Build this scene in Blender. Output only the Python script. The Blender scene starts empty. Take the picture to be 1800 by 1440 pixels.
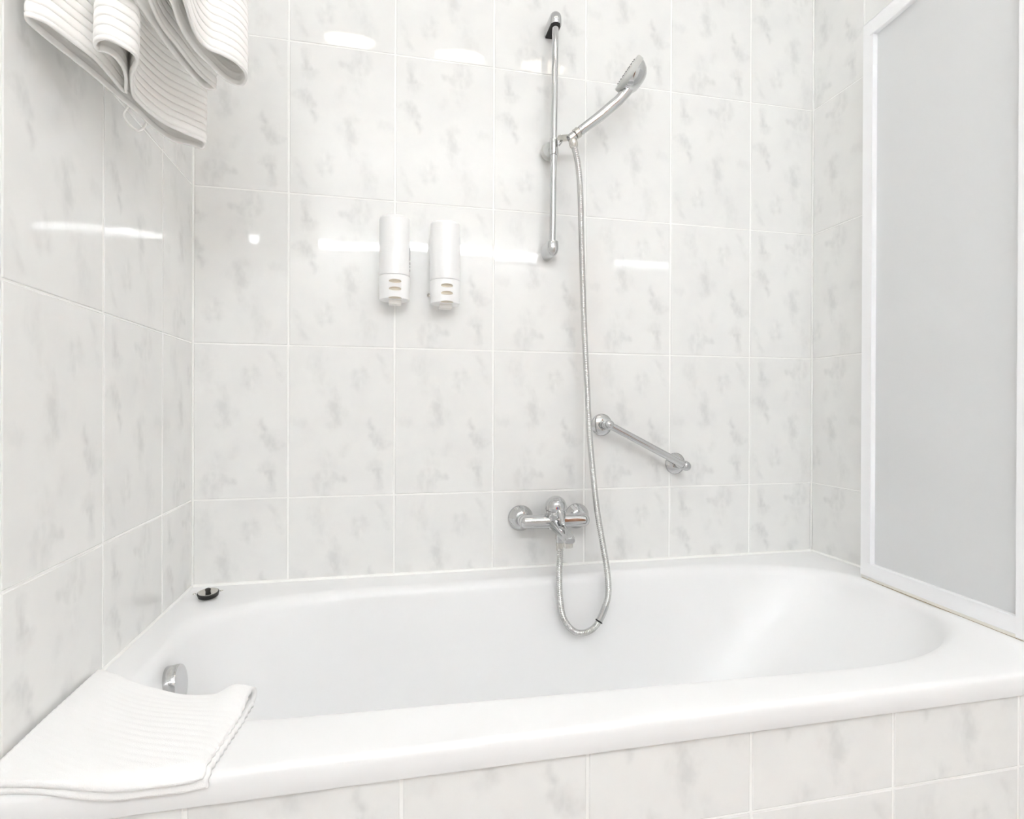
import bpy, bmesh, math, random
from mathutils import Vector, Matrix, Quaternion

random.seed(7)
S = bpy.context.scene
COL = S.collection
PI = math.pi

# ------------------------------------------------------------------ room measures (metres)
W, H = 0.25, 0.36567            # tile pitch
CL = 0.20977                    # first cut column on the back wall
XR = 1.66739                    # right wall
Z0 = 0.7610                     # first horizontal joint above the tub
YA = 0.184                      # first vertical joint on the side walls
TUB = 0.56                      # rim height
YF = -2.25                      # wall behind the camera
ZC = 2.45                       # ceiling

# ------------------------------------------------------------------ camera
def make_camera():
    yaw, pitch, roll = -0.2199, -0.0028, 0.0037
    cy, sy, cp, sp = math.cos(yaw), math.sin(yaw), math.cos(pitch), math.sin(pitch)
    f = Vector((-sy * cp, cy * cp, sp)); r = Vector((cy, sy, 0)); u = r.cross(f)
    cr, sr = math.cos(roll), math.sin(roll)
    r2 = cr * r + sr * u; u2 = -sr * r + cr * u
    cd = bpy.data.cameras.new('camera'); co = bpy.data.objects.new('camera', cd); COL.objects.link(co)
    m = Matrix((r2, u2, -f)).transposed().to_4x4()
    m.translation = Vector((0.4329, -1.4647, 0.9787))
    co.matrix_world = m
    cd.sensor_fit = 'HORIZONTAL'; cd.sensor_width = 36; cd.lens = 1011.0 / 1800 * 36
    cd.clip_start = 0.01
    S.camera = co
make_camera()

# ------------------------------------------------------------------ world, lights, exposure
w = bpy.data.worlds.new('world'); S.world = w; w.use_nodes = True
w.node_tree.nodes['Background'].inputs[0].default_value = (0.9, 0.95, 1, 1)
w.node_tree.nodes['Background'].inputs[1].default_value = 0.0
CEIL_L = 9.0                   # radiance of the round ceiling lights
LAMP_L = 62.0                   # radiance of the tube lamp on the wall behind the camera
S.view_settings.view_transform = 'Standard'
S.view_settings.look = 'None'
S.view_settings.gamma = 1
S.view_settings.exposure = -0.17
S.view_settings.use_curve_mapping = False
try:
    S.cycles.max_bounces = 16; S.cycles.diffuse_bounces = 10; S.cycles.glossy_bounces = 6
    S.cycles.transmission_bounces = 6
    S.cycles.caustics_reflective = False; S.cycles.caustics_refractive = False
    S.cycles.use_denoising = True
    S.cycles.sample_clamp_indirect = 80
except Exception:
    pass

# ------------------------------------------------------------------ materials
def mat(name, col, rough=0.5, metal=0.0, spec=0.5, emit=None, strength=0, coat=0.0, sheen=0.0):
    m = bpy.data.materials.new(name); m.use_nodes = True
    b = m.node_tree.nodes['Principled BSDF']
    b.inputs['Base Color'].default_value = (*col, 1)
    b.inputs['Roughness'].default_value = rough
    b.inputs['Metallic'].default_value = metal
    b.inputs['Specular IOR Level'].default_value = spec
    b.inputs['Coat Weight'].default_value = coat
    b.inputs['Sheen Weight'].default_value = sheen
    if emit:
        b.inputs['Emission Color'].default_value = (*emit, 1)
        b.inputs['Emission Strength'].default_value = strength
    return m

def add_noise_bump(m, scale, strength, dist, stretch=(1, 1, 1), detail=2):
    nt = m.node_tree; b = nt.nodes['Principled BSDF']
    tc = nt.nodes.new('ShaderNodeTexCoord'); mp = nt.nodes.new('ShaderNodeMapping')
    mp.inputs['Scale'].default_value = stretch
    n = nt.nodes.new('ShaderNodeTexNoise'); n.inputs['Scale'].default_value = scale; n.inputs['Detail'].default_value = detail
    bp = nt.nodes.new('ShaderNodeBump'); bp.inputs['Strength'].default_value = strength; bp.inputs['Distance'].default_value = dist
    nt.links.new(tc.outputs['Object'], mp.inputs['Vector']); nt.links.new(mp.outputs['Vector'], n.inputs['Vector'])
    nt.links.new(n.outputs['Fac'], bp.inputs['Height']); nt.links.new(bp.outputs['Normal'], b.inputs['Normal'])

def marble_tile():
    """Glossy white tile with one printed marble pattern (UV = position on the full print)."""
    m = bpy.data.materials.new('glossy_marble_tile'); m.use_nodes = True
    nt = m.node_tree; L = nt.links; N = nt.nodes; b = N['Principled BSDF']
    def math_(op, a, c=None, clamp=False):
        n = N.new('ShaderNodeMath'); n.operation = op; n.use_clamp = clamp
        for i, v in enumerate((a, c)):
            if v is None: continue
            if isinstance(v, (int, float)): n.inputs[i].default_value = v
            else: L.new(v, n.inputs[i])
        return n.outputs[0]
    def vmath(op, a, c):
        n = N.new('ShaderNodeVectorMath'); n.operation = op
        for i, v in enumerate((a, c)):
            if isinstance(v, (tuple, Vector)): n.inputs[i].default_value = v
            else: L.new(v, n.inputs[i])
        return n
    uv = N.new('ShaderNodeUVMap')
    ob = N.new('ShaderNodeObjectInfo')
    mp = N.new('ShaderNodeMapping'); mp.inputs['Scale'].default_value = (1, 1.46, 1)
    L.new(uv.outputs[0], mp.inputs['Vector'])
    # wobble of the veins
    no = N.new('ShaderNodeTexNoise'); no.inputs['Scale'].default_value = 9; no.inputs['Detail'].default_value = 3
    L.new(mp.outputs[0], no.inputs['Vector'])
    wob = vmath('MULTIPLY_ADD', no.outputs['Color'], (0.16, 0.16, 0))
    wob.inputs[2].default_value = (-0.08, -0.08, 0)
    p = vmath('ADD', mp.outputs[0], wob.outputs[0]).outputs[0]
    veins = [(.65, .83, .67, .75, .05, .75), (.42, .71, .44, .62, .035, .45), (.44, .62, .42, .49, .055, .8),
             (.46, .58, .52, .54, .05, .4), (.76, .49, .82, .40, .035, .95), (.82, .40, .89, .34, .05, .95),
             (.28, .14, .25, .05, .035, .5), (.37, .13, .49, .125, .04, .8), (.38, .12, .34, .02, .04, .75),
             (.84, .25, .80, .20, .04, .5), (.84, .16, .85, .05, .035, .9), (.27, .93, .24, .86, .06, .5),
             (.30, .79, .33, .73, .06, .4), (.04, .49, .12, .49, .045, .4), (.33, .27, .36, .22, .06, .4),
             (.86, .95, .93, .80, .03, .45), (.55, .36, .50, .28, .04, .3)]
    acc = None
    for (u0, v0, u1, v1, wd, st) in veins:
        a0 = Vector((u0, v0 * 1.46, 0)); d = Vector((u1, v1 * 1.46, 0)) - a0
        q = vmath('SUBTRACT', p, tuple(a0)).outputs[0]
        h = math_('MULTIPLY', vmath('DOT_PRODUCT', q, tuple(d)).outputs['Value'], 1 / d.length_squared, True)
        sc = N.new('ShaderNodeVectorMath'); sc.operation = 'SCALE'; sc.inputs[0].default_value = d; L.new(h, sc.inputs['Scale'])
        ln = N.new('ShaderNodeVectorMath'); ln.operation = 'LENGTH'; L.new(vmath('SUBTRACT', q, sc.outputs[0]).outputs[0], ln.inputs[0])
        mr = N.new('ShaderNodeMapRange'); mr.interpolation_type = 'SMOOTHSTEP'
        mr.inputs['From Min'].default_value = 0; mr.inputs['From Max'].default_value = wd * 2.1
        mr.inputs['To Min'].default_value = st; mr.inputs['To Max'].default_value = 0
        L.new(ln.outputs['Value'], mr.inputs['Value'])
        acc = mr.outputs[0] if acc is None else math_('MAXIMUM', acc, mr.outputs[0])
    n2 = N.new('ShaderNodeTexNoise'); n2.inputs['Scale'].default_value = 10; n2.inputs['Detail'].default_value = 2.5
    mp2 = N.new('ShaderNodeMapping'); mp2.inputs['Scale'].default_value = (1.25, .62, 1); L.new(mp.outputs[0], mp2.inputs['Vector'])
    L.new(mp2.outputs[0], n2.inputs['Vector'])
    br = N.new('ShaderNodeMapRange'); br.inputs['From Min'].default_value = .3; br.inputs['From Max'].default_value = .62
    L.new(n2.outputs['Fac'], br.inputs['Value'])
    vein = math_('MULTIPLY', acc, br.outputs[0])
    # cloudy ground, different on every tile
    off = N.new('ShaderNodeVectorMath'); off.operation = 'ADD'
    cmb = N.new('ShaderNodeCombineXYZ'); L.new(math_('MULTIPLY', ob.outputs['Random'], 40), cmb.inputs[0])
    L.new(mp.outputs[0], off.inputs[0]); L.new(cmb.outputs[0], off.inputs[1])
    n3 = N.new('ShaderNodeTexNoise'); n3.inputs['Scale'].default_value = 3.2; n3.inputs['Detail'].default_value = 3
    L.new(off.outputs[0], n3.inputs['Vector'])
    cl = N.new('ShaderNodeMapRange'); cl.inputs['From Min'].default_value = .42; cl.inputs['From Max'].default_value = .68
    L.new(n3.outputs['Fac'], cl.inputs['Value'])
    m1 = N.new('ShaderNodeMix'); m1.data_type = 'RGBA'
    m1.inputs['A'].default_value = (.845, .845, .832, 1); m1.inputs['B'].default_value = (.818, .818, .810, 1)
    L.new(cl.outputs[0], m1.inputs['Factor'])
    m2 = N.new('ShaderNodeMix'); m2.data_type = 'RGBA'; m2.inputs['B'].default_value = (.58, .585, .58, 1)
    L.new(m1.outputs['Result'], m2.inputs['A']); L.new(math_('MULTIPLY', vein, .56), m2.inputs['Factor'])
    L.new(m2.outputs['Result'], b.inputs['Base Color'])
    b.inputs['Roughness'].default_value = 0.035
    b.inputs['Specular IOR Level'].default_value = 0.5
    n4 = N.new('ShaderNodeTexNoise'); n4.inputs['Scale'].default_value = 2.2; n4.inputs['Detail'].default_value = 1
    L.new(off.outputs[0], n4.inputs['Vector'])
    bp = N.new('ShaderNodeBump'); bp.inputs['Strength'].default_value = .35; bp.inputs['Distance'].default_value = .0012
    L.new(n4.outputs['Fac'], bp.inputs['Height']); L.new(bp.outputs['Normal'], b.inputs['Normal'])
    return m

TILE = marble_tile()
GROUT = mat('white_grout', (.92, .92, .905), .8); add_noise_bump(GROUT, 300, .3, .0005)
CAULK = mat('white_silicone', (.93, .93, .91), .35)
ENAMEL = mat('white_enamel', (.89, .893, .897), .30, spec=.4)
CHROME = mat('polished_chrome', (.62, .625, .63), .05, metal=1)
SATIN = mat('satin_metal', (.66, .64, .60), .22, metal=1)
HOSE = mat('chrome_spiral_hose', (.62, .62, .61), .14, metal=1)
BLACK = mat('black_rubber', (.02, .02, .018), .45)
NOZ = mat('dark_grey_silicone', (.10, .10, .10), .5)
DARK = mat('black_plastic', (.012, .012, .012), .5)
WPLAST = mat('white_plastic', (.90, .90, .90), .28)
CREAM = mat('slot_beige', (.70, .645, .55), .4)  # beige given to all faces cut into the lower collar
NOZZLE = mat('off_white_plastic', (.86, .84, .80), .4)
LACQ = mat('white_lacquered_metal', (.93, .935, .95), .3)
SEAL = mat('yellowed_seal', (.87, .85, .79), .4)
RUST = mat('rusty_edge', (.34, .25, .14), .8)
RED = mat('red_enamel', (.5, .10, .04), .3)
BLUE = mat('blue_enamel', (.02, .10, .30), .3)
GREYP = mat('pale_grey_plastic_and_glint', (.55, .56, .54), .35)  # spray face grey; on the clamp knob it stands for white reflected in chrome
PAINT = mat('white_wall_paint', (.91, .91, .905), .6); add_noise_bump(PAINT, 120, .1, .001)
FLOORM = mat('light_floor_tile', (.80, .79, .78), .25); add_noise_bump(FLOORM, 30, .05, .001)
WOOD = mat('orange_brown_wood', (.34, .135, .045), .4)
WHITE_EM = mat('lit_lamp_glass', (.9, .9, .9), .5, emit=(1.0, .89, .73), strength=CEIL_L)
TUBE_EM = mat('lit_tube_lamp', (.9, .9, .9), .5, emit=(.955, .985, 1.01), strength=LAMP_L)
TOWEL = mat('white_terry', (.95, .942, .92), .95, spec=.1, sheen=.15); add_noise_bump(TOWEL, 900, .25, .0008)
TOWEL2 = mat('bright_white_terry', (.955, .955, .953), .95, spec=.1, sheen=.2); add_noise_bump(TOWEL2, 900, .5, .0012)

def wood_grain():
    nt = WOOD.node_tree; b = nt.nodes['Principled BSDF']
    tc = nt.nodes.new('ShaderNodeTexCoord'); mp = nt.nodes.new('ShaderNodeMapping'); mp.inputs['Scale'].default_value = (30, 30, 2)
    n = nt.nodes.new('ShaderNodeTexNoise'); n.inputs['Scale'].default_value = 2
    r = nt.nodes.new('ShaderNodeMix'); r.data_type = 'RGBA'; r.inputs['A'].default_value = (.40, .16, .05, 1); r.inputs['B'].default_value = (.27, .10, .035, 1)
    nt.links.new(tc.outputs['Object'], mp.inputs['Vector']); nt.links.new(mp.outputs[0], n.inputs['Vector'])
    nt.links.new(n.outputs['Fac'], r.inputs['Factor']); nt.links.new(r.outputs['Result'], b.inputs['Base Color'])
wood_grain()

def frosted():
    m = bpy.data.materials.new('frosted_acrylic'); m.use_nodes = True; nt = m.node_tree; N = nt.nodes; L = nt.links
    out = N['Material Output']; b = N['Principled BSDF']
    b.inputs['Base Color'].default_value = (.83, .837, .842, 1); b.inputs['Roughness'].default_value = .42
    b.inputs['Specular IOR Level'].default_value = .3
    tr = N.new('ShaderNodeBsdfTranslucent'); tr.inputs['Color'].default_value = (.82, .84, .86, 1)
    mx = N.new('ShaderNodeMixShader'); mx.inputs[0].default_value = .15
    L.new(b.outputs[0], mx.inputs[1]); L.new(tr.outputs[0], mx.inputs[2]); L.new(mx.outputs[0], out.inputs['Surface'])
    return m
FROST = frosted()

# ------------------------------------------------------------------ object helpers
LOC = {}
def base(o):
    while o is not None and o.name not in LOC: o = o.parent
    return LOC[o.name] if o is not None else Vector((0, 0, 0))

def thing(name, label, cat, loc=(0, 0, 0), group=None):
    o = bpy.data.objects.new(name, None); COL.objects.link(o)
    o.empty_display_size = .05; o.location = loc; LOC[o.name] = Vector(loc)
    o['label'] = label; o['category'] = cat
    if group: o['group'] = group
    return o

def obj(name, bm, m, parent=None, label=None, smooth=True, angle=40):
    """link a bmesh (world coordinates) as one mesh object under parent"""
    bmesh.ops.recalc_face_normals(bm, faces=bm.faces)
    me = bpy.data.meshes.new(name)
    if parent is not None:
        b = base(parent)
        bmesh.ops.translate(bm, verts=bm.verts, vec=-b)
    bm.to_mesh(me); bm.free()
    ms = m if isinstance(m, (list, tuple)) else [m]
    for x in ms: me.materials.append(x)
    if smooth:
        me.polygons.foreach_set('use_smooth', [True] * len(me.polygons))
        try: me.set_sharp_from_angle(angle=math.radians(angle))
        except Exception: pass
    o = bpy.data.objects.new(name, me); COL.objects.link(o)
    if parent is not None: o.parent = parent
    if label: o['label'] = label
    return o

def tag(o, label, cat, group=None, kind=None):
    o['label'] = label
    if cat: o['category'] = cat
    if group: o['group'] = group
    if kind: o['kind'] = kind
    return o

def add_box(bm, lo, hi, bevel=0.0, seg=2):
    lo, hi = Vector(lo), Vector(hi)
    r = bmesh.ops.create_cube(bm, size=1)
    vs = r['verts']
    for v in vs:
        v.co = Vector(((lo[i] + hi[i]) / 2 + v.co[i] * (hi[i] - lo[i]) for i in range(3)))
    if bevel > 0:
        es = list({e for v in vs for e in v.link_edges})
        bmesh.ops.bevel(bm, geom=es, offset=bevel, segments=seg, profile=.5, affect='EDGES')

def frame_of(d):
    d = Vector(d).normalized()
    a = Vector((0, 0, 1)) if abs(d.z) < .9 else Vector((1, 0, 0))
    x = d.cross(a).normalized(); y = d.cross(x).normalized()
    return x, y, d

def add_rings(bm, rings, cap0=True, cap1=True, closed=True):
    vr = [[bm.verts.new(p) for p in r] for r in rings]
    n = len(vr[0])
    for a, b in zip(vr[:-1], vr[1:]):
        for i in range(n if closed else n - 1):
            j = (i + 1) % n
            bm.faces.new((a[i], a[j], b[j], b[i]))
    if cap0: bm.faces.new(vr[0][::-1])
    if cap1: bm.faces.new(vr[-1])
    return vr

def add_lathe(bm, prof, origin, d, n=32, sx=1.0, sy=1.0, cap0=True, cap1=True):
    """prof: list of (radius, height along d)"""
    x, y, z = frame_of(d); o = Vector(origin)
    rings = []
    for r, h in prof:
        r = max(r, 1e-5)
        rings.append([o + z * h + x * (r * sx * math.cos(2 * PI * k / n)) + y * (r * sy * math.sin(2 * PI * k / n)) for k in range(n)])
    return add_rings(bm, rings, cap0, cap1)

def cr(pts, per=8, closed=False):
    """Catmull-Rom through pts"""
    P = [Vector(p) for p in pts]; n = len(P); out = []
    segs = n if closed else n - 1
    for i in range(segs):
        g = (lambda k: P[k % n]) if closed else (lambda k: P[min(max(k, 0), n - 1)])
        p0, p1, p2, p3 = g(i - 1), g(i), g(i + 1), g(i + 2)
        for s in range(per):
            t = s / per
            out.append(.5 * ((2 * p1) + (p2 - p0) * t + (2 * p0 - 5 * p1 + 4 * p2 - p3) * t * t + (3 * p1 - p0 - 3 * p2 + p3) * t ** 3))
    if not closed: out.append(P[-1])
    return out

def resample(P, step=None, count=None, closed=False):
    Q = P + [P[0]] if closed else P
    d = [0]
    for a, b in zip(Q[:-1], Q[1:]): d.append(d[-1] + (b - a).length)
    tot = d[-1]
    if count is None: count = max(2, int(round(tot / step)) + (0 if closed else 1))
    m = count if closed else count - 1
    out = []; k = 0
    for i in range(count):
        t = tot * i / m
        while k < len(d) - 2 and d[k + 1] < t: k += 1
        f = (t - d[k]) / max(d[k + 1] - d[k], 1e-9)
        out.append(Q[k].lerp(Q[k + 1], min(max(f, 0), 1)))
    return out

def add_tube(bm, pts, rad, n=16, cap=True):
    """rad: number or list, parallel-transported frame"""
    P = [Vector(p) for p in pts]
    T = []
    for i in range(len(P)):
        a = P[max(i - 1, 0)]; b = P[min(i + 1, len(P) - 1)]
        T.append((b - a).normalized())
    x, y, _ = frame_of(T[0]); rings = []
    for i, p in enumerate(P):
        if i:
            q = T[i - 1].rotation_difference(T[i]); x = q @ x
        x = (x - T[i] * x.dot(T[i])).normalized(); y = T[i].cross(x)
        r = rad[i] if isinstance(rad, (list, tuple)) else rad
        rings.append([p + x * r * math.cos(2 * PI * k / n) + y * r * math.sin(2 * PI * k / n) for k in range(n)])
    add_rings(bm, rings, cap, cap)

def new(): return bmesh.new()

# ------------------------------------------------------------------ the room shell
def struct(name, lo, hi, m, label):
    bm = new(); add_box(bm, lo, hi)
    o = obj(name, bm, m, None, smooth=False)
    return tag(o, label, None, kind='structure')

G = .0014    # grout lies this far behind the tile faces
wall_back = struct('wall_back', (-.12, G, 0), (XR + .12, .12, ZC), GROUT, 'back wall of the bath recess, white marbled tiles with white joints')
wall_left = struct('wall_left', (-.12, YF, 0), (-G, G, ZC), GROUT, 'left wall of the bath recess, white marbled tiles behind the hanging towels')
wall_right = struct('wall_right', (XR + G, YF, 0), (XR + .12, G, ZC), GROUT, 'right wall, white marbled tiles behind the frosted bath screen')
wall_front = struct('wall_front', (-.12, YF - .12, 0), (XR + .12, YF, ZC), PAINT, 'plain white wall behind the camera')
ceiling = struct('ceiling', (-.12, YF - .12, ZC), (XR + .12, .12, ZC + .1), PAINT, 'plain white ceiling with oval lights')
floor = struct('floor', (-.12, YF - .12, -.1), (XR + .12, .12, 0), FLOORM, 'light tiled floor in front of the tub')

def tile_mesh(wd, ht, uvr, flip):
    """tile lying in local XZ, face towards -Y, origin at its lower left corner on the face plane"""
    c, t = .0011, .006
    bm = new()
    F = [bm.verts.new(v) for v in ((c, 0, c), (wd - c, 0, c), (wd - c, 0, ht - c), (c, 0, ht - c))]
    E = [bm.verts.new(v) for v in ((0, c * .8, 0), (wd, c * .8, 0), (wd, c * .8, ht), (0, c * .8, ht))]
    B = [bm.verts.new(v) for v in ((0, t, 0), (wd, t, 0), (wd, t, ht), (0, t, ht))]
    bm.faces.new(F)
    for i in range(4):
        j = (i + 1) % 4
        bm.faces.new((E[i], E[j], F[j], F[i])); bm.faces.new((B[i], B[j], E[j], E[i]))
    bm.faces.new(B[::-1])
    bmesh.ops.recalc_face_normals(bm, faces=bm.faces)
    ul = bm.loops.layers.uv.new('UVMap')
    for f in bm.faces:
        for l in f.loops:
            u = uvr[0] + l.vert.co.x / W; v = uvr[1] + l.vert.co.z / H
            if flip: u, v = 1 - u, 1 - v
            l[ul].uv = (u, v)
    me = bpy.data.meshes.new('tile'); bm.to_mesh(me); bm.free(); me.materials.append(TILE)
    return me

GAP = .0048; GAPZ = .0034
def place_tile(parent, p, rot, a0, a1, z0, z1, fa, fz, flip, tilt=.0016):
    """tile spanning a0..a1 along the wall and z0..z1; fa/fz = where the full print begins"""
    g = GAP / 2; h = GAPZ / 2
    me = tile_mesh(a1 - a0 - GAP, z1 - z0 - GAPZ, ((a0 + g - fa) / W, (z0 + h - fz) / H), flip)
    o = bpy.data.objects.new('tile', me); COL.objects.link(o); o.parent = parent
    b = base(parent)
    R = Matrix.Rotation(rot, 4, 'Z')
    mtx = Matrix.Translation(Vector(p) - b) @ R @ Matrix.Translation((a0 + g, 0, z0 + h))
    c = Vector(((a1 - a0) / 2, 0, (z1 - z0) / 2))
    tl = Matrix.Translation(c) @ Matrix.Rotation(random.gauss(0, tilt), 4, 'X') @ Matrix.Rotation(random.gauss(0, tilt), 4, 'Z') @ Matrix.Translation(-c)
    o.matrix_local = mtx @ tl
    return o

ROWS = [(Z0 + k * H, Z0 + (k + 1) * H) for k in range(-3, 5)]
# back wall: along +X, origin x = 0
flips = {-1: {0: 0, 1: 0, 2: 1, 3: 0, 4: 1}, 0: {0: 0, 1: 0, 2: 1, 3: 1, 4: 1}, 1: {0: 0, 1: 0, 2: 0, 3: 1, 4: 1},
         2: {0: 0, 1: 0, 2: 0, 3: 1, 4: 0}, 3: {0: 0, 1: 0, 2: 0, 3: 1, 4: 0}, 4: {0: 1, 1: 0, 2: 0, 3: 1, 4: 0}, 5: {0: 1, 1: 1, 2: 1, 3: 1, 4: 1}}
for c in range(-1, 6):
    full = CL + c * W
    a0, a1 = max(full, .0012), min(full + W, XR - .0012)
    for k in range(-1, 5):
        z0, z1 = Z0 + k * H, Z0 + (k + 1) * H
        fz = z0
        z0 = max(z0, TUB - .02); z1 = min(z1, ZC + .002)
        place_tile(wall_back, (0, 0, 0), 0, a0, a1, z0, z1, full, fz, flips[c].get(k + 1, 0))
# side walls
def side_wall(parent, p, rot, back_at_end):
    # distance d from the back wall; columns: cut one first
    edges = [0.0012, YA]
    while edges[-1] + W < -YF: edges.append(edges[-1] + W)
    edges.append(-YF)
    for i, (d0, d1) in enumerate(zip(edges[:-1], edges[1:])):
        full = YA - W if i == 0 else d0
        for k in range(-3, 5):
            z0, z1 = Z0 + k * H, Z0 + (k + 1) * H
            if k <= -2 and d1 < .75: continue
            fz = z0; z0 = max(z0, .002); z1 = min(z1, ZC + .002)
            fl = random.random() < .5
            if back_at_end:      # left wall: local x runs towards the back wall
                place_tile(parent, p, rot, -YF - d1, -YF - d0, z0, z1, -YF - full - W, fz, fl)
            else:
                place_tile(parent, p, rot, d0, d1, z0, z1, full, fz, fl)
side_wall(wall_left, (0, YF, 0), PI / 2, True)
side_wall(wall_right, (XR, 0, 0), -PI / 2, False)

# wooden door in the wall behind the camera
dr = thing('door_1', 'orange-brown wooden door in the right wall behind the camera', None, (XR, -1.88, 0)); dr['kind'] = 'structure'
bm = new(); add_box(bm, (XR - .035, -2.19, .005), (XR - .002, -1.57, 1.96), .004); obj('door_leaf', bm, WOOD, dr)
for lo, hi in (((XR - .02, -2.24, 0), (XR - .002, -2.195, 2.01)), ((XR - .02, -1.565, 0), (XR - .002, -1.52, 2.01)), ((XR - .02, -2.19, 1.965), (XR - .002, -1.57, 2.01))):
    bm = new(); add_box(bm, lo, hi, .002); obj('door_casing', bm, LACQ, dr)
bm = new(); add_tube(bm, [(XR - .03, -1.63, 1.0), (XR - .08, -1.63, 1.0), (XR - .08, -1.74, 1.0)], .009); obj('door_handle', bm, SATIN, dr)

# ------------------------------------------------------------------ lamps of the room
for i, (x, y) in enumerate(((.295, -.905), (.735, -.905), (1.10, -.905))):
    lab = ('leftmost', 'middle', 'rightmost')[i] + ' of three oval white ceiling lights above the tub'
    t = thing('ceiling_light', lab, 'light', (x, y, ZC), 'ceiling lights above the tub')
    bm = new(); add_lathe(bm, [(.115, 0), (.115, -.012), (.104, -.018), (.100, -.018), (.100, -.008)], (x, y, ZC), (0, 0, 1), 40, .5, 1); obj('light_ring', bm, LACQ, t)
    bm = new(); add_lathe(bm, [(.099, -.006), (.099, -.016), (.08, -.02), (.02, -.022)], (x, y, ZC), (0, 0, 1), 40, .5, 1); obj('diffuser', bm, WHITE_EM, t)
t = thing('wall_lamp', 'long white tube lamp on the wall behind the camera', 'lamp', (.74, YF, 1.98))
bm = new(); add_box(bm, (.02, YF, 1.955), (1.46, YF + .025, 2.015), .003); obj('lamp_housing', bm, LACQ, t)
bm = new(); add_box(bm, (.03, YF + .02, 1.970), (1.45, YF + .055, 2.000), .008); obj('lamp_cover', bm, TUBE_EM, t)

# ------------------------------------------------------------------ bathtub
def rrect(x0, x1, yb0, yb1, yf0, yf1, rad, z, nc=14, ns=26, nsy=8):
    """rounded quad ring; back edge y runs yb0->yb1 (left->right), front yf0->yf1; rad = 4 corner (rx, ry): BL, FL, FR, BR"""
    def yb(x): return yb0 + (yb1 - yb0) * min(max((x - x0) / (x1 - x0), 0), 1)
    def yf(x): return yf0 + (yf1 - yf0) * min(max((x - x0) / (x1 - x0), 0), 1)
    pts = []
    (blx, bly), (flx, fly), (frx, fry), (brx, bry) = rad
    def corner(cx, cy, rx, ry, a0, a1):
        for k in range(nc + 1):
            a = a0 + (a1 - a0) * k / nc
            pts.append((cx + rx * math.cos(a), cy + ry * math.sin(a), 0))
    def skew(p):
        # y given between nominal back (yb1) and front (yf1): remap to slanted edges
        s = (p[1] - yb1) / (yf1 - yb1)
        return Vector((p[0], yb(p[0]) + (yf(p[0]) - yb(p[0])) * s, z))
    def side(p, q, n):
        for k in range(1, n): pts.append((p[0] + (q[0] - p[0]) * k / n, p[1] + (q[1] - p[1]) * k / n, 0))
    Y1, Y0 = yb1, yf1
    corner(x0 + blx, Y1 - bly, blx, bly, PI / 2, PI)
    side((x0, Y1 - bly), (x0, Y0 + fly), nsy)
    corner(x0 + flx, Y0 + fly, flx, fly, PI, 1.5 * PI)
    side((x0 + flx, Y0), (x1 - frx, Y0), ns)
    corner(x1 - frx, Y0 + fry, frx, fry, 1.5 * PI, 2 * PI)
    side((x1, Y0 + fry), (x1, Y1 - bry), nsy)
    corner(x1 - brx, Y1 - bry, brx, bry, 0, PI / 2)
    side((x1 - brx, Y1), (x0 + blx, Y1), ns)
    return [skew(p) for p in pts]

def outer(i, z, rz=.004):
    r = max(.003, rz)
    return rrect(.0015, XR - .0015, -.0015, -.0015, -.752 + i, -.752 + i, [(r, r)] * 4, z)

tub = thing('bathtub', 'white enamelled built-in bathtub with a wide rim and sloped backrest', 'bathtub', (XR / 2, -.375, 0))
IN = [(.33, .18), (.24, .15), (.42, .28), (.36, .2)]
def inner(off, z, k=1.0, left=0, right=0, side_=0):
    return rrect(.068 + off + left, 1.577 - off - right, -.108 - off - side_, -.078 - off - side_, -.622 + off + side_, -.686 + off + side_,
                 [(a * k, b * k) for a, b in IN], z)
rings = [outer(.03, .5235), outer(.002, .5235), outer(0, .526)]
rings.append(outer(0, .548))
for k in range(1, 6):
    a = k / 5 * PI / 2
    rings.append(outer(.010 * (1 - math.cos(a)), .550 + .010 * math.sin(a)))
rings.append(outer(.016, .5602)); rings.append(inner(-.028, .5603)); rings.append(inner(-.0205, .5602))
for k in range(1, 11):
    a = k / 10 * math.radians(80)
    rings.append(inner(-.0175 + .0235 * math.sin(a), .560 - .030 * (1 - math.cos(a))))
depth = [(.505, .005, .003, .014), (.46, .016, .010, .055), (.42, .030, .016, .09), (.36, .045, .026, .15), (.30, .06, .037, .21), (.24, .08, .05, .28), (.20, .11, .068, .34),
         (.178, .14, .09, .38), (.166, .18, .12, .42), (.162, .22, .15, .46)]
for z, l, s, r in depth:
    rings.append(inner(.008, z, 1.0 - .12 * (.54 - z) / .38, l, r, s))
bm = new(); add_rings(bm, rings, False, True)
obj('tub_shell', bm, ENAMEL, tub, angle=80)
# overflow knob on the left end wall
oc = Vector((.066, -.385, .5025)); od = Vector((1, 0, .12)).normalized()
bm = new(); add_lathe(bm, [(.022, .0), (.022, .010), (.031, .010), (.0322, .0115), (.0322, .036), (.0312, .038), (.001, .0384)], oc - od * .006, od, 48)
obj('overflow_knob', bm, CHROME, tub, 'round chrome overflow knob')
bm = new(); add_lathe(bm, [(.036, 0), (.036, .003), (.028, .004), (.026, .001), (.004, -.002)], (.42, -.37, .1625), (0, 0, 1), 32)
obj('drain', bm, CHROME, tub, 'chrome drain')

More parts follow.
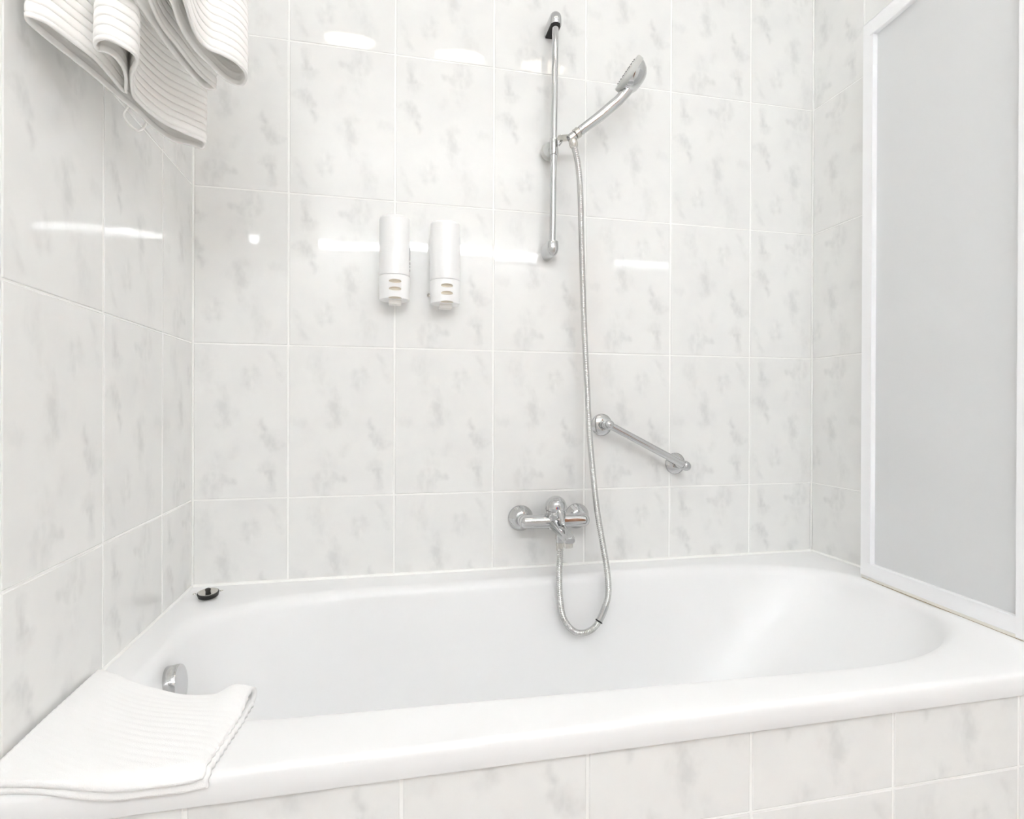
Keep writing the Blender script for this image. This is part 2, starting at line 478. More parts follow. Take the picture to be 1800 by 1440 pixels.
# silicone beads
def bead(name, pts, r, label):
    bm = new(); add_tube(bm, pts, r, 8)
    return tag(obj(name, bm, CAULK), label, None, kind='structure')
bead('trim_1', [(.004, -.002, TUB + .0015), (XR - .004, -.002, TUB + .0015)], .0048, 'white silicone joint between tub and back wall')
bead('trim_2', [(.0012, -.002, TUB + .001), (.0012, -.75, TUB + .001)], .0034, 'white silicone joint between tub and left wall')
bead('trim_3', [(XR - .002, -.002, TUB + .0015), (XR - .002, -.75, TUB + .0015)], .0042, 'white silicone joint between tub and right wall')
bead('trim_4', [(.0008, -.0008, TUB), (.0008, -.0008, ZC)], .0030, 'white joint in the left corner of the recess')
bead('trim_5', [(XR - .0008, -.0008, TUB), (XR - .0008, -.0008, ZC)], .0030, 'white joint in the right corner of the recess')

# tiled panel below the rim
AP = -.7425
panel = thing('wall_apron', 'white marbled tile apron closing the front below the tub rim', 'wall', (XR / 2, AP, 0)); del panel['category']; panel['kind'] = 'structure'
bm = new(); add_box(bm, (.002, AP + G, .0), (XR - .002, AP + .05, .5225)); obj('backing', bm, GROUT, panel, smooth=False)
js = [-.0315, .2125, .4560, .6995, .9450, 1.1885, 1.4315, 1.676]
for i, (a, b) in enumerate(zip(js[:-1], js[1:])):
    for k, (z0, z1) in enumerate(((.002, .040), (.040, .4045), (.4045, .5225))):
        fz = {0: .040 - H, 1: .040, 2: .4045}[k]
        place_tile(panel, (0, AP, 0), 0, max(a, .003), min(b, XR - .003), z0, z1, a, fz - (.08 if k == 2 else 0) - .0, k == 1 and i < 3 or (k == 2 and i > 2))

# ------------------------------------------------------------------ bath screen
def make_screen():
    A = Vector((1.597, -.2548, 0)); B = Vector((1.5625, -.655, 0))
    d = (B - A).normalized(); n = Vector((-d.y, d.x, 0))          # n points to the right wall or to the tub
    if n.x > 0: n = -n                                             # towards the tub (-X)
    L = (B - A).length
    t = thing('bath_screen', 'white framed bath screen with a frosted grey panel standing on the right rim', 'screen', A + Vector((0, 0, TUB)))
    def bx(bm, s0, s1, z0, z1, o0, o1, bev=.0012):
        """s along the screen, z, o = offset towards the tub"""
        r = bmesh.ops.create_cube(bm, size=1); vs = r['verts']
        for v in vs:
            s = (s0 + s1) / 2 + v.co.x * (s1 - s0); z = (z0 + z1) / 2 + v.co.z * (z1 - z0); o = (o0 + o1) / 2 + v.co.y * (o1 - o0)
            v.co = A + d * s + n * o + Vector((0, 0, z))
        if bev: bmesh.ops.bevel(bm, geom=list({e for v in vs for e in v.link_edges}), offset=bev, segments=2, profile=.5, affect='EDGES')
    zb, zt = .5685, 1.930
    fw = .031
    bm = new(); bx(bm, 0, .024, zb - .004, zt + .002, -.024, 0); obj('left_stile', bm, LACQ, t)
    bm = new(); bx(bm, .0245, .031, zb + .03, zt - .033, -.020, .001, .0008); obj('glazing_bead', bm, LACQ, t)
    bm = new(); bx(bm, L - .012, L + .018, zb - .004, zt + .002, -.024, .003); obj('right_stile', bm, LACQ, t)
    bm = new(); bx(bm, .0242, L - .0122, zb, zb + fw, -.022, .001); obj('bottom_rail', bm, LACQ, t)
    bm = new(); bx(bm, .0242, L - .0122, zt - fw - .004, zt, -.022, .001); obj('top_rail', bm, LACQ, t)
    bm = new(); bx(bm, .026, L - .014, zb + .02, zt - .02, -.016, -.012, 0); obj('frosted_pane', bm, FROST, t, 'frosted grey pane', smooth=False)
    bm = new(); bx(bm, .002, L + .016, TUB - .0010, zb - .0012, -.018, .0, .0005); obj('seal_strip', bm, SEAL, t, 'yellowed seal strip along the bottom')
    bm = new(); bx(bm, .004, L + .016, TUB - .0002, TUB + .0008, -.017, .0008, 0); obj('rusty_edge', bm, RUST, t, 'thin rusty line under the seal', smooth=False)
    # wall profile the screen swings on
    bm = new(); add_box(bm, (1.612, -.268, zb), (XR - .001, -.250, zt - .03), .002); obj('wall_profile', bm, LACQ, t)
make_screen()

# ------------------------------------------------------------------ shower rail
def u_block(bm, cx, yc, w_, z0, z1, top_round, bot_round, rs=.012):
    """U shaped plan: flat on the wall (y = 0), round front at yc - w_"""
    def ring(s, z):
        pts = [Vector((cx - w_ * s, -.0005, z)), ]
        for k in range(13):
            a = PI + PI * k / 12
            pts.append(Vector((cx + w_ * s * math.cos(a), yc + w_ * s * math.sin(a), z)))
        pts.append(Vector((cx + w_ * s, -.0005, z)))
        return pts
    rings = []
    if bot_round:
        for k in range(7):
            a = k / 6 * PI / 2
            rings.append(ring(max(.12, math.sin(a)), z0 + rs * (1 - math.cos(a))))
    else: rings += [ring(.95, z0), ring(1, z0 + .001)]
    if top_round:
        for k in range(7):
            a = k / 6 * PI / 2
            rings.append(ring(max(.12, math.cos(a)), z1 - rs + rs * math.sin(a)))
    else: rings += [ring(1, z1 - .001), ring(.95, z1)]
    add_rings(bm, rings)

RX0, RX1, RY = .8534, .8590, -.050        # rod x at the bottom and at the top
def rod_x(z): return RX0 + (RX1 - RX0) * (z - 1.397) / (1.9351 - 1.397)
rail = thing('shower_rail', 'slim vertical chrome shower rail on the back wall between two brackets', 'rail', (RX0, 0, 1.36))
bm = new(); add_tube(bm, [(rod_x(1.39), RY, 1.39), (rod_x(1.66), RY, 1.66), (rod_x(1.97), RY, 1.97)], .0082, 24); obj('rod', bm, CHROME, rail)
bm = new(); u_block(bm, rod_x(1.96), RY, .0155, 1.9565, 1.991, True, False, .016); b1 = obj('bracket', bm, CHROME, rail)
bm = new(); u_block(bm, rod_x(1.96), RY, .0128, 1.9535, 1.9585, False, False); obj('bracket_insert', bm, DARK, b1, 'black plastic underside')
bm = new(); u_block(bm, rod_x(1.39), RY, .0155, 1.366, 1.404, False, True, .020); obj('bracket', bm, CHROME, rail)
bm = new(); add_lathe(bm, [(.0098, -.0215), (.0104, -.020), (.0104, .019), (.0096, .0215)], (rod_x(1.647), RY, 1.647), (RX1 - RX0, 0, .538), 28)
sl = obj('slider', bm, CHROME, rail)
bm = new(); add_lathe(bm, [(.004, .030), (.020, .030), (.023, .026), (.023, .014), (.020, .010), (.008, .008), (.006, -.004)], (rod_x(1.648) - .003, RY + .006, 1.645), (0, 1, 0), 32); obj('clamp_knob', bm, GREYP, sl, 'chrome clamp knob behind the rod, its white reflection painted pale')
bm = new()
add_box(bm, (.8685, -.072, 1.6565), (.8715, -.056, 1.6715), .0010)
add_tube(bm, [(.8655, -.058, 1.648), (.873, -.064, 1.656)], [.004, .0028], 10)
obj('slider_lever', bm, CHROME, sl)
bm = new()
a = Vector((.866, -.062, 1.6635)); b = Vector((.889, -.100, 1.652)); dd = (b - a).normalized()
x_, y_, _ = frame_of(dd)
R_ = []
for s_, w_, h_ in ((0, .006, .0045), (.004, .0068, .0058), (.036, .0068, .0058), (.041, .004, .0045)):
    p = a + dd * s_
    R_.append([p + x_ * sx + y_ * sy for sx, sy in ((-w_, -h_), (w_, -h_), (w_, h_), (-w_, h_))])
add_rings(bm, R_); obj('holder_arm', bm, SATIN, sl, 'pale metal holder arm')

# ------------------------------------------------------------------ hand shower
hs = thing('hand_shower', 'chrome hand shower slanting up to the right in its holder', 'shower head', (.8991, -.105, 1.6583))
p0 = Vector((.884, -.103, 1.6475)); p1 = Vector((.9055, -.1055, 1.6655)); pm = Vector((.958, -.114, 1.7065)); pn = Vector((1.0035, -.124, 1.7470)); pe = Vector((1.0235, -.1285, 1.7735))
hd = (pm - p1).normalized()
bm = new(); add_lathe(bm, [(.0095, -.004), (.0112, -.002), (.0112, .013), (.0095, .015)], p0 - hd * .002, hd, 20); obj('cone_holder', bm, CHROME, hs)
bm = new(); add_lathe(bm, [(.0100, 0), (.0128, .0015), (.0128, .0095), (.0135, .010), (.0135, .0118)], p1 - hd * .0145, hd, 24); obj('handle_nut', bm, SATIN, hs, 'satin metal nut')
pts = resample(cr([p1, p1.lerp(pm, .5), pm, pm.lerp(pn, .6), pn, pe, pe + Vector((.012, -.002, .026))], 10), count=34)
rad = []
for i in range(34):
    s = i / 33
    r = .0112 + .0020 * min(1, s / .35)
    if s > .72: r = .0132 + .004 * (s - .72) / .28
    rad.append(r)
rad[0] = .0105; rad[1] = .0120
bm = new(); add_tube(bm, pts, rad, 24); obj('handle', bm, CHROME, hs)
hc = Vector((1.0285, -.131, 1.8070)); fn = Vector((-.83, .0, .53)).normalized()      # face centre and normal
bm = new(); add_lathe(bm, [(.010, -.036), (.019, -.0345), (.028, -.030), (.036, -.022), (.0415, -.012), (.0440, -.004), (.0445, 0)], hc, fn, 48, cap1=True); obj('shower_head', bm, CHROME, hs)
bm = new(); add_lathe(bm, [(.0452, -.004), (.0460, -.002), (.0460, .0085), (.0440, .0112), (.0400, .0118), (.030, .0124), (.001, .0128)], hc, fn, 48); fp = obj('spray_face', bm, GREYP, hs, 'pale grey spray face')
bm = new()
fx, fy, _ = frame_of(fn)
for rr, nn in ((.012, 8), (.022, 14), (.032, 20)):
    for k in range(nn):
        a = 2 * PI * k / nn
        add_lathe(bm, [(.0010, .0115), (.0009, .0136), (.0006, .0139)], hc + fx * rr * math.cos(a) + fy * rr * math.sin(a), fn, 6)
o = obj('spray_nozzles', bm, NOZ, fp, 'tiny dark nozzles'); o['kind'] = 'stuff'

# ------------------------------------------------------------------ shower hose
HP = [(0.8905, -0.1050, 1.6330), (0.8935, -0.105, 1.6221), (0.9041, -0.1, 1.5847), (0.9139, -0.09, 1.5184), (0.9227, -0.075, 1.409), (0.9314, -0.065, 1.2668), (0.9383, -0.06, 1.151), (0.945, -0.06, 1.0339),
      (0.9499, -0.065, 0.9167), (0.9574, -0.075, 0.8007), (0.9628, -0.09, 0.7158), (0.9706, -0.11, 0.6336), (0.9745, -0.1265, 0.5805), (0.9746, -0.1365, 0.527), (0.9652, -0.141, 0.4943),
      (0.948, -0.143, 0.459), (0.929, -0.143, 0.4397), (0.9031, -0.142, 0.4331), (0.8791, -0.14, 0.4426), (0.859, -0.135, 0.4727), (0.8533, -0.125, 0.5181), (0.8545, -0.115, 0.5707), (0.8595, -0.106, 0.61), (0.861, -0.1, 0.634)]
hose = thing('shower_hose', 'corrugated chrome shower hose looping from the hand shower down into the tub', 'hose', (.86, -.1, .43))
path = resample(cr(HP, 12), step=.0012)
nP = len(path)
rad = []
for i in range(nP):
    rad.append(.0078 if i < 8 or i > nP - 10 else   .0073 + .0006 * (1 if (i % 4) in (1, 2) else -.35))
bm = new(); add_tube(bm, path, rad, 14); obj('hose_tube', bm, HOSE, hose)
up = (Vector(HP[0]) - Vector(HP[2])).normalized()
bm = new(); add_lathe(bm, [(.008, -.011), (.0098, -.009), (.0110, -.002), (.0110, .004), (.0095, .0085), (.005, .0105)], Vector(HP[0]) + up * .002, up, 24); obj('upper_nut', bm, SATIN, hose, 'satin nut at the holder')
bm = new(); add_lathe(bm, [(.0080, -.012), (.0086, -.0115), (.0086, .0), (.0100, .0003), (.0100, .0086), (.0092, .0090)], (.861, -.1, .637), (0, 0, 1), 24); obj('lower_nut', bm, SATIN, hose, 'satin nut under the tap')
ri = min(range(nP), key=lambda i: (path[i] - Vector((.948, -.143, .459))).length)
rd = (path[ri + 2] - path[ri - 2]).normalized()
bm = new(); add_lathe(bm, [(.0082, -.0016), (.0094, -.0014), (.0094, .0014), (.0082, .0016)], path[ri], rd, 20); obj('dark_ring', bm, DARK, hose, 'thin black ring on the hose')
bm = new(); add_tube(bm, path[ri - 34:ri - 1], .0083, 16); obj('swivel_sleeve', bm, CHROME, hose, 'smooth chrome sleeve')

# ------------------------------------------------------------------ bath mixer
mx = thing('bath_mixer', 'chrome single-lever bath mixer on the back wall above the tub rim', 'tap', (.861, 0, .69))
BX, BY, BZ = .861, -.056, .6905
for i, ex in enumerate((.784, .9385)):
    bm = new(); add_lathe(bm, [(.0338, 0), (.0338, .002), (.0325, .004), (.027, .010), (.0205, .0185), (.0185, .0200), (.001, .0202)], (ex, 0, BZ), (0, -1, 0), 44); obj('escutcheon', bm, CHROME, mx)
    bm = new(); add_lathe(bm, [(.0155, .018), (.0162, .020), (.0162, .040), (.0150, .0450)], (ex, 0, BZ), (0, -1, 0), 32); obj('union_nut', bm, CHROME, mx)
bm = new()     # horizontal body with rounded ends
prof = []
for k in range(9):
    a = k / 8 * PI / 2
    prof.append((.0172 * math.sin(a) + .0003, -.0930 + .016 * (1 - math.cos(a))))
prof += [(.0172, -.05), (.0178, -.03), (.020, 0), (.0178, .03), (.0172, .05)]
for k in range(8, -1, -1):
    a = k / 8 * PI / 2
    prof.append((.0172 * math.sin(a) + .0003, .0930 - .016 * (1 - math.cos(a))))
add_lathe(bm, prof, (BX, BY, BZ), (1, 0, 0), 32)
obj('mixer_body', bm, CHROME, mx)
bm = new(); add_lathe(bm, [(.014, -.022), (.022, -.018), (.0262, -.004), (.0262, .018), (.0255, .024), (.0252, .0285)], (BX + .001, BY, BZ), (0, -.10, 1), 40); obj('cartridge_housing', bm, CHROME, mx)
# lever cap (dome)
top = Vector((BX + .001, BY - .003, BZ + .029)); ud = Vector((0, -.10, 1)).normalized()
bm = new()
prof = [(.0255, 0), (.0272, .0015)]
for k in range(0, 11):
    a = k / 10 * PI / 2
    prof.append((.0272 * math.cos(a) + .0002, .008 + .028 * math.sin(a)))
add_lathe(bm, prof, top, ud, 44)
lev = obj('lever_cap', bm, CHROME, mx)
bm = new()     # ridge across the cap and spine down to the lever
add_tube(bm, cr([top + Vector((-.0125, -.0185, .0235)), top + Vector((.001, -.0240, .0238)), top + Vector((.0135, -.0180, .0235))], 6), .0026, 10)
add_tube(bm, cr([top + Vector((.002, -.0230, .0230)), top + Vector((.003, -.0272, .014)), top + Vector((.004, -.0285, .002))], 6), [.0022] * 13, 10)
obj('cap_ridge', bm, CHROME, lev)
bm = new()     # lever, a flattened paddle reaching forward and down
path2 = resample(cr([top + Vector((.004, -.020, .004)), top + Vector((.004, -.031, -.008)), top + Vector((.0045, -.043, -.020)), top + Vector((.005, -.053, -.029))], 8), count=14)
rr = []
for i, p in enumerate(path2):
    s = i / 13; ww = .0092 - .0042 * s; hh = .0062 - .003 * s
    if i == 13: ww *= .5; hh *= .5
    tdir = (path2[min(i + 1, 13)] - path2[max(i - 1, 0)]).normalized(); side_ = Vector((1, 0, 0)); upv = tdir.cross(side_)
    rr.append([p + side_ * ww * math.cos(2 * PI * k / 16) + upv * hh * math.sin(2 * PI * k / 16) for k in range(16)])
add_rings(bm, rr); obj('lever', bm, CHROME, lev)
dc = top + Vector((-.0042, -.0269, .0085)); dn = Vector((-.10, -1, .03)).normalized()
for nm, m_, a0, lb in (('hot_mark', RED, PI / 2, 'red half dot'), ('cold_mark', BLUE, -PI / 2, 'blue half dot')):
    bm = new(); ex_ = Vector((1, 0, 0)); ez_ = Vector((0, 0, 1)); r1 = []; r2 = []
    for k in range(9):
        a = a0 + PI * k / 8
        q = dc + ex_ * .0032 * math.cos(a) + ez_ * .0032 * math.sin(a)
        r1.append(q - dn * .001); r2.append(q + dn * .0012)
    add_rings(bm, [r1, r2]); obj(nm, bm, m_, lev, lb)
# spout
bm = new()
sp = [(Vector((BX, BY - .010, BZ - .004)), .0185, .0150), (Vector((BX, BY - .035, BZ - .010)), .0170, .0125), (Vector((BX + .0005, BY - .070, BZ - .016)), .0150, .0105),
      (Vector((BX + .001, BY - .100, BZ - .021)), .0148, .0098), (Vector((BX + .001, BY - .116, BZ - .0235)), .0140, .0092), (Vector((BX + .001, BY - .1215, BZ - .0240)), .0105, .0065)]
rr = []
for p, ww, hh in sp:
    ring = []
    for k in range(28):
        a = 2 * PI * k / 28; c_, s_ = math.cos(a), math.sin(a)
        e = .62
        ring.append(p + Vector((ww * math.copysign(abs(c_) ** e, c_), 0, hh * math.copysign(abs(s_) ** e, s_))))
    rr.append(ring)
add_rings(bm, rr); sp_o = obj('spout', bm, CHROME, mx)
bm = new(); add_lathe(bm, [(.0112, 0), (.0112, -.012), (.0100, -.013), (.0098, -.010), (.002, -.010)], (BX + .001, BY - .106, BZ - .030), (0, 0, 1), 28); obj('aerator', bm, SATIN, sp_o)
bm = new(); add_lathe(bm, [(.0112, .014), (.0112, -.002), (.0098, -.0030), (.0098, -.010)], (BX, -.10, .6560), (0, 0, 1), 28); obj('hose_outlet', bm, CHROME, mx)
bm = new(); add_lathe(bm, [(.0055, 0), (.0068, .001), (.0068, .005), (.004, .007)], (BX + .003, -.128, BZ - .0125), (0, 0, 1), 16); obj('diverter_knob', bm, CHROME, mx)

# ------------------------------------------------------------------ grab rail
gr = thing('grab_rail', 'short chrome grab rail slanting down to the right on the back wall', 'rail', (1.12, 0, .83))
e0 = Vector((1.0100, -.050, .9350)); e1 = Vector((1.2300, -.050, .8240)); gd = (e1 - e0).normalized()
bm = new(); add_tube(bm, [e0, e1], .0098, 24); obj('bar', bm, CHROME, gr)
for e, wx, wz in ((e0, 1.0085, .9338), (e1, 1.2265, .8256)):
    bm = new(); add_lathe(bm, [(.0300, 0), (.0300, .0018), (.0290, .0032), (.0255, .0062), (.0180, .0105), (.0135, .0118), (.001, .0122)], (wx, 0, wz), (0, -1, 0), 44); obj('flange', bm, CHROME, gr)
    bm = new(); add_tube(bm, [(wx, -.008, wz), (wx, -.030, wz), tuple(e)], [.0125, .0115, .0100], 24); obj('post', bm, CHROME, gr)
    s = -1 if e is e0 else 1
    bm = new(); add_lathe(bm, [(.0108, -.010), (.0124, -.0085), (.0134, -.002), (.0130, .003), (.0110, .008), (.0072, .0118), (.0005, .0134)], e + gd * s * .002, gd * s, 28); obj('end_cap', bm, CHROME, gr)

# ------------------------------------------------------------------ soap dispensers
def cut(bm_body, cutters, mats):
    """boolean difference of a bmesh body with bmesh cutters -> bmesh"""
    def tmp(b, ms):
        bmesh.ops.recalc_face_normals(b, faces=b.faces)
        me = bpy.data.meshes.new('tmp'); b.to_mesh(me); b.free()
        for m_ in ms: me.materials.append(m_)
        o_ = bpy.data.objects.new('tmp', me); COL.objects.link(o_); return o_
    body = tmp(bm_body, mats)
    cs = []
    for c in cutters:
        for f in c.faces: f.material_index = 1
        co = tmp(c, mats); cs.append(co)
        md = body.modifiers.new('cut', 'BOOLEAN'); md.operation = 'DIFFERENCE'; md.object = co; md.solver = 'EXACT'
    dg = bpy.context.evaluated_depsgraph_get(); dg.update()
    ev = body.evaluated_get(dg); me = bpy.data.meshes.new_from_object(ev, depsgraph=dg)
    out = new(); out.from_mesh(me)
    for o_ in cs + [body]:
        bpy.data.objects.remove(o_)
    return out

def dispenser(x, dz, label):
    zb, zs, zt = 1.237 + dz, 1.2935 + dz, 1.441 + dz
    t = thing('soap_dispenser', label, 'dispenser', (x, 0, zb), 'soap dispensers on the back wall')
    r, yc = .0362, -.046
    def ring(rr_, z, ty=0.0):
        # round front, flattened back
        pts = []
        for k in range(48):
            a = 2 * PI * k / 48
            px, py = rr_ * math.cos(a), rr_ * math.sin(a)
            py = min(py, .030 * rr_ / r)
            pts.append(Vector((x + px, yc + py, z - ty * (-(py)))))
        return pts
    bm = new(); rings = [ring(r - .0012, zs + .0008), ring(r, zs + .0018), ring(r - .0004, zt - .010, .10)]
    for k in range(1, 8):
        a = k / 7 * PI / 2
        rings.append(ring(max((r - .0004) * math.cos(a) ** .55, .004), zt - .010 + .012 * math.sin(a), .12))
    add_rings(bm, rings); obj('upper_body', bm, WPLAST, t)
    bm = new(); add_rings(bm, [ring(r - .0015, zb), ring(r - .0004, zb + .0012), ring(r, zs - .0010), ring(r - .0008, zs)])
    cs = []
    for dz_ in (-.0165, -.0345):
        c = new(); bmesh.ops.create_uvsphere(c, u_segments=24, v_segments=14, radius=1)
        for v in c.verts: v.co = Vector((x + .001 + v.co.x * .0170, yc - r - .001 + v.co.y * .0085, zs + dz_ + v.co.z * .0047))
        cs.append(c)
    c = new(); bmesh.ops.create_uvsphere(c, u_segments=24, v_segments=14, radius=1)
    for v in c.verts: v.co = Vector((x + .001 + v.co.x * .0165, yc - r + .002 + v.co.y * .010, zb + v.co.z * .0036))
    cs.append(c)
    bm = cut(bm, cs, [WPLAST, CREAM])
    obj('lower_collar', bm, [WPLAST, CREAM], t)
    bm = new(); add_box(bm, (x - .014, yc - .012, zb - .010), (x + .016, yc + .016, zb + .002), .0015); obj('nozzle', bm, NOZZLE, t)
    bm = new(); add_box(bm, (x - .026, yc + .028, zb + .006), (x + .026, -.0006, zt - .018), .002)
    obj('wall_bracket', bm, WPLAST, t)
    bm = new(); add_box(bm, (x - .0355, -.030, zb + .02), (x + .0365, -.018, zt - .03), .001); obj('back_plate', bm, WPLAST, t)
    return t
d1 = dispenser(.4582, .0, 'left of two white cylindrical soap dispensers on the back wall')
bm = new()  # thin dark slivers at the right edge of the back plate
for z, h_ in ((1.358, .016), (1.334, .003), (1.326, .002), (1.317, .0025)):
    add_box(bm, (.4950, -.0240, z - h_), (.4962, -.0200, z + h_))
obj('side_marks', bm, DARK, d1, 'small dark marks on the right side')
d2 = dispenser(.5806, -.0045, 'right of two white cylindrical soap dispensers, nearer the shower rail')
bm = new(); add_lathe(bm, [(.0045, 0), (.0045, .0012), (.0030, .0026), (.0018, .0020), (.0005, .0019)], (.5436, 0, 1.2625), (0, -1, 0), 16)
tag(obj('wall_screw', bm, SATIN), 'tiny metal screw head in the tile left of the right dispenser', 'screw')

# ------------------------------------------------------------------ plug on the rim
pc = Vector((.0605, -.0935, TUB + .0030)); pt = Vector((-.03, -.13, 1)).normalized()
pg = thing('bath_plug', 'black rubber bath plug with steel top on the back left corner of the rim', 'plug', pc)
bm = new(); add_lathe(bm, [(.0185, .0010), (.0200, .0020), (.0218, .0085), (.0222, .0095), (.0215, .0108), (.001, .0108)], pc, pt, 40); obj('rubber_disc', bm, BLACK, pg)
bm = new(); add_lathe(bm, [(.0200, .0105), (.0200, .0118), (.0165, .0120), (.0145, .0113), (.001, .0112)], pc, pt, 40); obj('steel_plate', bm, SATIN, pg, 'dull steel plate')
bm = new(); add_lathe(bm, [(.0052, .011), (.0050, .0135), (.0058, .0150), (.0058, .0178), (.0042, .0192), (.0005, .0195)], pc, pt, 20); obj('grip_stud', bm, BLACK, pg)
for sx in (-1, 1):
    c = pc + pt * .0105 + Vector((.0245 * sx, .010 * sx, -.001 * sx))
    ring_pts = [c + Vector((.0030 * math.cos(2 * PI * k / 12) * .9, .0030 * math.sin(2 * PI * k / 12) * .9, .0004 * math.cos(2 * PI * k / 12))) for k in range(13)]
    bm = new(); add_tube(bm, ring_pts, .0008, 6); obj('chain_lug', bm, SATIN, pg, 'thin wire lug')

# ------------------------------------------------------------------ towels hanging from the rack on the left wall
T1 = [(0.0231, -0.68), (0.0307, -0.6761), (0.0382, -0.6683), (0.0466, -0.6439), (0.056, -0.6183), (0.0612, -0.5969), (0.0624, -0.5635), (0.0611, -0.5307), (0.0636, -0.5186), (0.0679, -0.5304), (0.0805, -0.5618), (0.0882, -0.5906), (0.0886, -0.614), (0.0822, -0.6251), (0.074, -0.6236), (0.0721, -0.6314), (0.0783, -0.6426), (0.0873, -0.6498), (0.0964, -0.6506), (0.1065, -0.6406), (0.1148, -0.6267), (0.1136, -0.6115), (0.1042, -0.5938), (0.0937, -0.5763), (0.0814, -0.5452), (0.0718, -0.5152), (0.0712, -0.4942), (0.077, -0.4634), (0.0881, -0.4299), (0.104, -0.4061), (0.119, -0.3867), (0.1278, -0.3736), (0.1252, -0.3607), (0.1162, -0.3504), (0.0969, -0.3622), (0.0757, -0.3736), (0.0615, -0.4188), (0.0571, -0.4648), (0.0503, -0.5031), (0.0436, -0.5371), (0.0324, -0.5903), (0.0249, -0.631), (0.0193, -0.6634), (0.0194, -0.6735)]
T2 = [(0.178, -0.6964), (0.1811, -0.6516), (0.1761, -0.6038), (0.1759, -0.5689), (0.183, -0.5463), (0.1967, -0.5366), (0.2123, -0.5201), (0.2199, -0.4987), (0.2182, -0.4785), (0.2078, -0.4601), (0.1959, -0.4596), (0.1848, -0.4717), (0.174, -0.4993), (0.1646, -0.5292), (0.1597, -0.5692), (0.1605, -0.61), (0.1641, -0.6388), (0.1636, -0.6703), (0.159, -0.6775), (0.1421, -0.6568), (0.1365, -0.6229), (0.1343, -0.5833), (0.1398, -0.5385), (0.1493, -0.4801), (0.1597, -0.4466), (0.1621, -0.4377), (0.1534, -0.4319), (0.1428, -0.4394), (0.1349, -0.4796), (0.1283, -0.5312), (0.1237, -0.5786), (0.122, -0.6143), (0.1216, -0.6384), (0.1209, -0.6692)]
def hanging_towel(plan, z0, ztop, bar_x, closed, front_n, label, pitch=.0118, th=.0036):
    P = resample(cr([(x, y, 0) for x, y in plan], 10, closed), step=.0026, closed=closed)
    n = len(P)
    Nn = []
    for i in range(n):
        a = P[(i - 1) % n] if closed else P[max(i - 1, 0)]; b = P[(i + 1) % n] if closed else P[min(i + 1, n - 1)]
        t_ = (b - a).normalized(); Nn.append(Vector((t_.y, -t_.x, 0)))
    zs = []; z = z0
    zs.append((z0, -.0002)); zs.append((z0 + .0045, .0004)); zs.append((z0 + .006, -.0012))
    z = z0 + .007
    while z < z0 + .37:
        zs += [(z, -.0002), (z + pitch * .25, .0003), (z + pitch * .65, .0003), (z + pitch * .88, -.0001), (z + pitch * .94, -.0008)]
        z += pitch
    zk = z
    for s in (0, .4, .75, 1): zs.append((zk + (ztop - zk) * s, 0))
    bm = new(); rings = []
    fcount = int(n * front_n)
    for z, o in zs:
        tt = max(0, (z - (ztop - .12)) / .12); tt = tt * tt * (3 - 2 * tt)
        sway = .0012 * math.sin((z - z0) * 23)
        r = []
        for i in range(n):
            p = P[i] + Nn[i] * o + Vector((sway, 0, 0))
            bx_ = bar_x + (.011 if i < fcount else -.011)
            r.append(Vector((p.x + (bx_ - p.x) * tt, p.y, z + .0009 * math.sin(i * .11) * (1 - tt))))
        rings.append(r)
    rings.append([Vector((bar_x, p.y, ztop + .014)) for p in rings[-1]])
    add_rings(bm, rings, False, False, closed)
    t = thing('hanging_towel', label, 'towel', (bar_x, -.52, z0), 'white towels hanging on the left wall')
    o = obj('cloth', bm, TOWEL, t, angle=180)
    md = o.modifiers.new('thickness', 'SOLIDIFY'); md.thickness = th; md.offset = 0
    return t
t1 = hanging_towel(T1, 1.436, 1.862, .075, True, .72, 'white ribbed towel hanging nearer the left wall, lower than its neighbour')
bm = new(); add_tube(bm, cr([(.0500, -.4760, 1.438), (.0400, -.4650, 1.431), (.0390, -.4497, 1.426), (.0445, -.4324, 1.422), (.0540, -.4321, 1.425), (.0560, -.4250, 1.438)], 8), .0019, 8)
obj('hanging_loop', bm, TOWEL, t1, 'thin cord loop below the hem')
t2 = hanging_towel(T2, 1.500, 1.862, .165, False, .34, 'white ribbed towel hanging further from the left wall, with stacked folds')
rk = thing('towel_rack', 'chrome two-bar rack on the left wall carrying the hanging towels', 'rack', (0, -.55, 1.862))
for bx_ in (.075, .165):
    bm = new(); add_tube(bm, [(bx_, -.29, 1.862), (bx_, -.81, 1.862)], .0065, 16); obj('bar', bm, CHROME, rk)
for yy in (-.29, -.81):
    bm = new(); add_tube(bm, [(0, yy, 1.862), (.182, yy, 1.862)], .0075, 16); add_lathe(bm, [(.022, 0), (.022, .006), (.012, .010)], (0, yy, 1.862), (1, 0, 0), 28); obj('bracket_arm', bm, CHROME, rk)

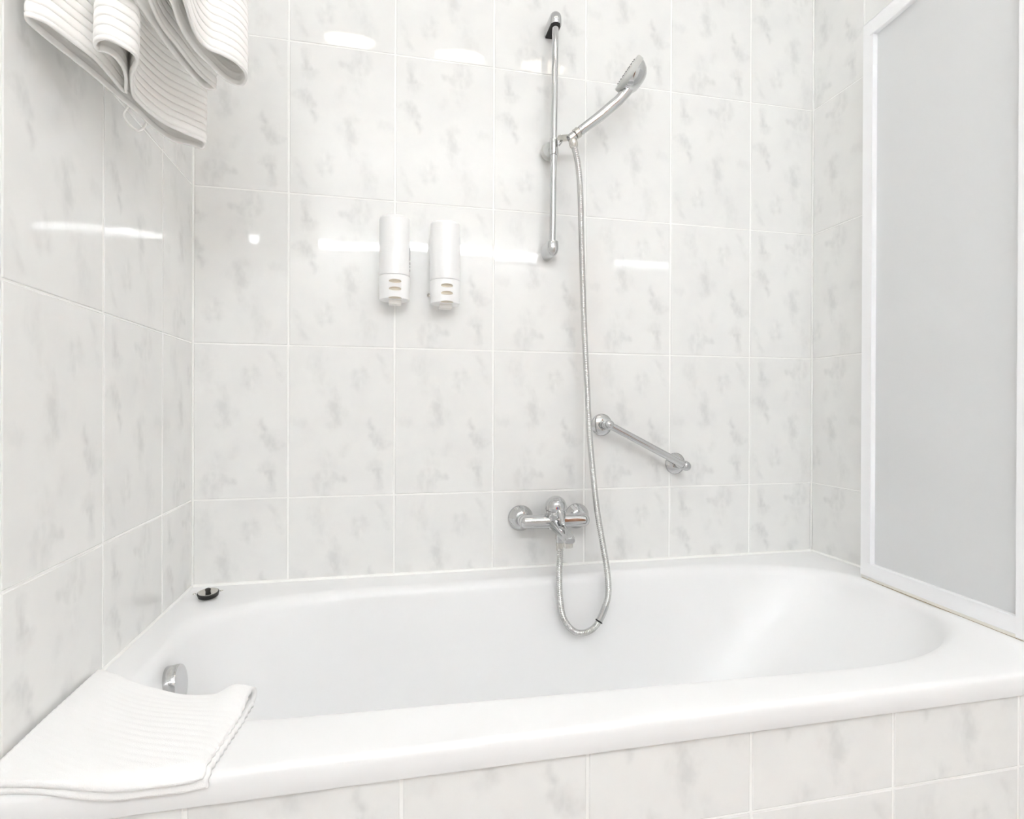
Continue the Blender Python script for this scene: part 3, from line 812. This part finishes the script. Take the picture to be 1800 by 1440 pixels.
# ------------------------------------------------------------------ folded towel on the front left corner of the rim
def folded_towel():
    Bk = [(.006, -.466), (.036, -.490), (.082, -.526), (.142, -.561), (.190, -.579), (.232, -.592), (.258, -.606)]
    nS, nT = 90, 70
    Bc = resample(cr([(x, y, 0) for x, y in Bk], 12), count=nS)
    th = .0064; sep = th + .0006; rim_r = .010; yedge = -.742; z_rim = TUB + th / 2 + .0008
    def smooth(a, b, x):
        x = min(max((x - a) / (b - a), 0), 1); return x * x * (3 - 2 * x)
    def surf(i, s, layer):
        """s 0 = back fold, 1 = front hem; layer 0 below, 1 above"""
        u = i / (nS - 1); b = Bc[i]
        fx_ = .006 + .234 * u + .006 * u * (1 - u)
        ext = -.002 + .0205 * smooth(-.05, .68, u) - .0015 * smooth(.9, 1, u) + (-.0030 if layer else .0050) * smooth(.05, .6, u)
        Ltot = abs(b.y - (yedge - ext))
        x = b.x + (fx_ - b.x) * s; y = b.y + (yedge - ext - b.y) * s
        z = z_rim + (sep if layer else 0)
        fade = 1 - smooth(0, .45, s)
        z -= .0035 * math.sin(PI * min(max((u - .15) / .72, 0), 1)) * fade
        # thick roll at the back right corner of the fold
        k = smooth(.78, .90, u) * (1 - smooth(.02, .30, s))
        z += (.0135 if layer else .002) * k
        rib = math.sin(s * Ltot / .0118 * 2 * PI + .8 * math.sin(u * 4))
        if layer:
            z += .00035 * rib + (.0012 * math.sin(u * 7 + s * 5) + .0007 * math.sin(u * 17 - s * 9)) * (1 - s) * (1 - k)
        edge = smooth(.94, 1, u)
        x += (.0009 * rib - .0035 * layer) * edge
        z -= .0016 * edge * layer * (1 - k)
        if y < yedge:
            d = yedge - y; R = rim_r + z - TUB
            a_ = min(d / (rim_r + th / 2), PI / 2)
            y = yedge - R * math.sin(a_)
            z = TUB - rim_r + R * math.cos(a_) - max(0, d - (rim_r + th / 2) * PI / 2)
        return Vector((max(x, .0045), y, z))
    bm = new(); cols = []
    for i in range(nS):
        c = [surf(i, 1 - k / nT, 0) for k in range(nT + 1)]
        a, b = surf(i, 0, 0), surf(i, 0, 1); mid = (a + b) / 2; r = (b - a).length / 2
        for k in range(1, 10):
            g = -PI / 2 + PI * k / 10
            c.append(mid + Vector((.25, 1, 0)).normalized() * r * math.cos(g) + Vector((0, 0, r * math.sin(g))))
        c += [surf(i, k / nT, 1) for k in range(nT + 1)]
        cols.append(c)
    add_rings(bm, cols, False, False, closed=False)
    t = thing('folded_towel', 'white ribbed towel folded flat over the front left corner of the tub rim', 'towel', (.12, -.65, TUB))
    o = obj('cloth', bm, TOWEL2, t, angle=180)
    md = o.modifiers.new('thickness', 'SOLIDIFY'); md.thickness = th; md.offset = 0
    md.use_even_offset = False
folded_towel()
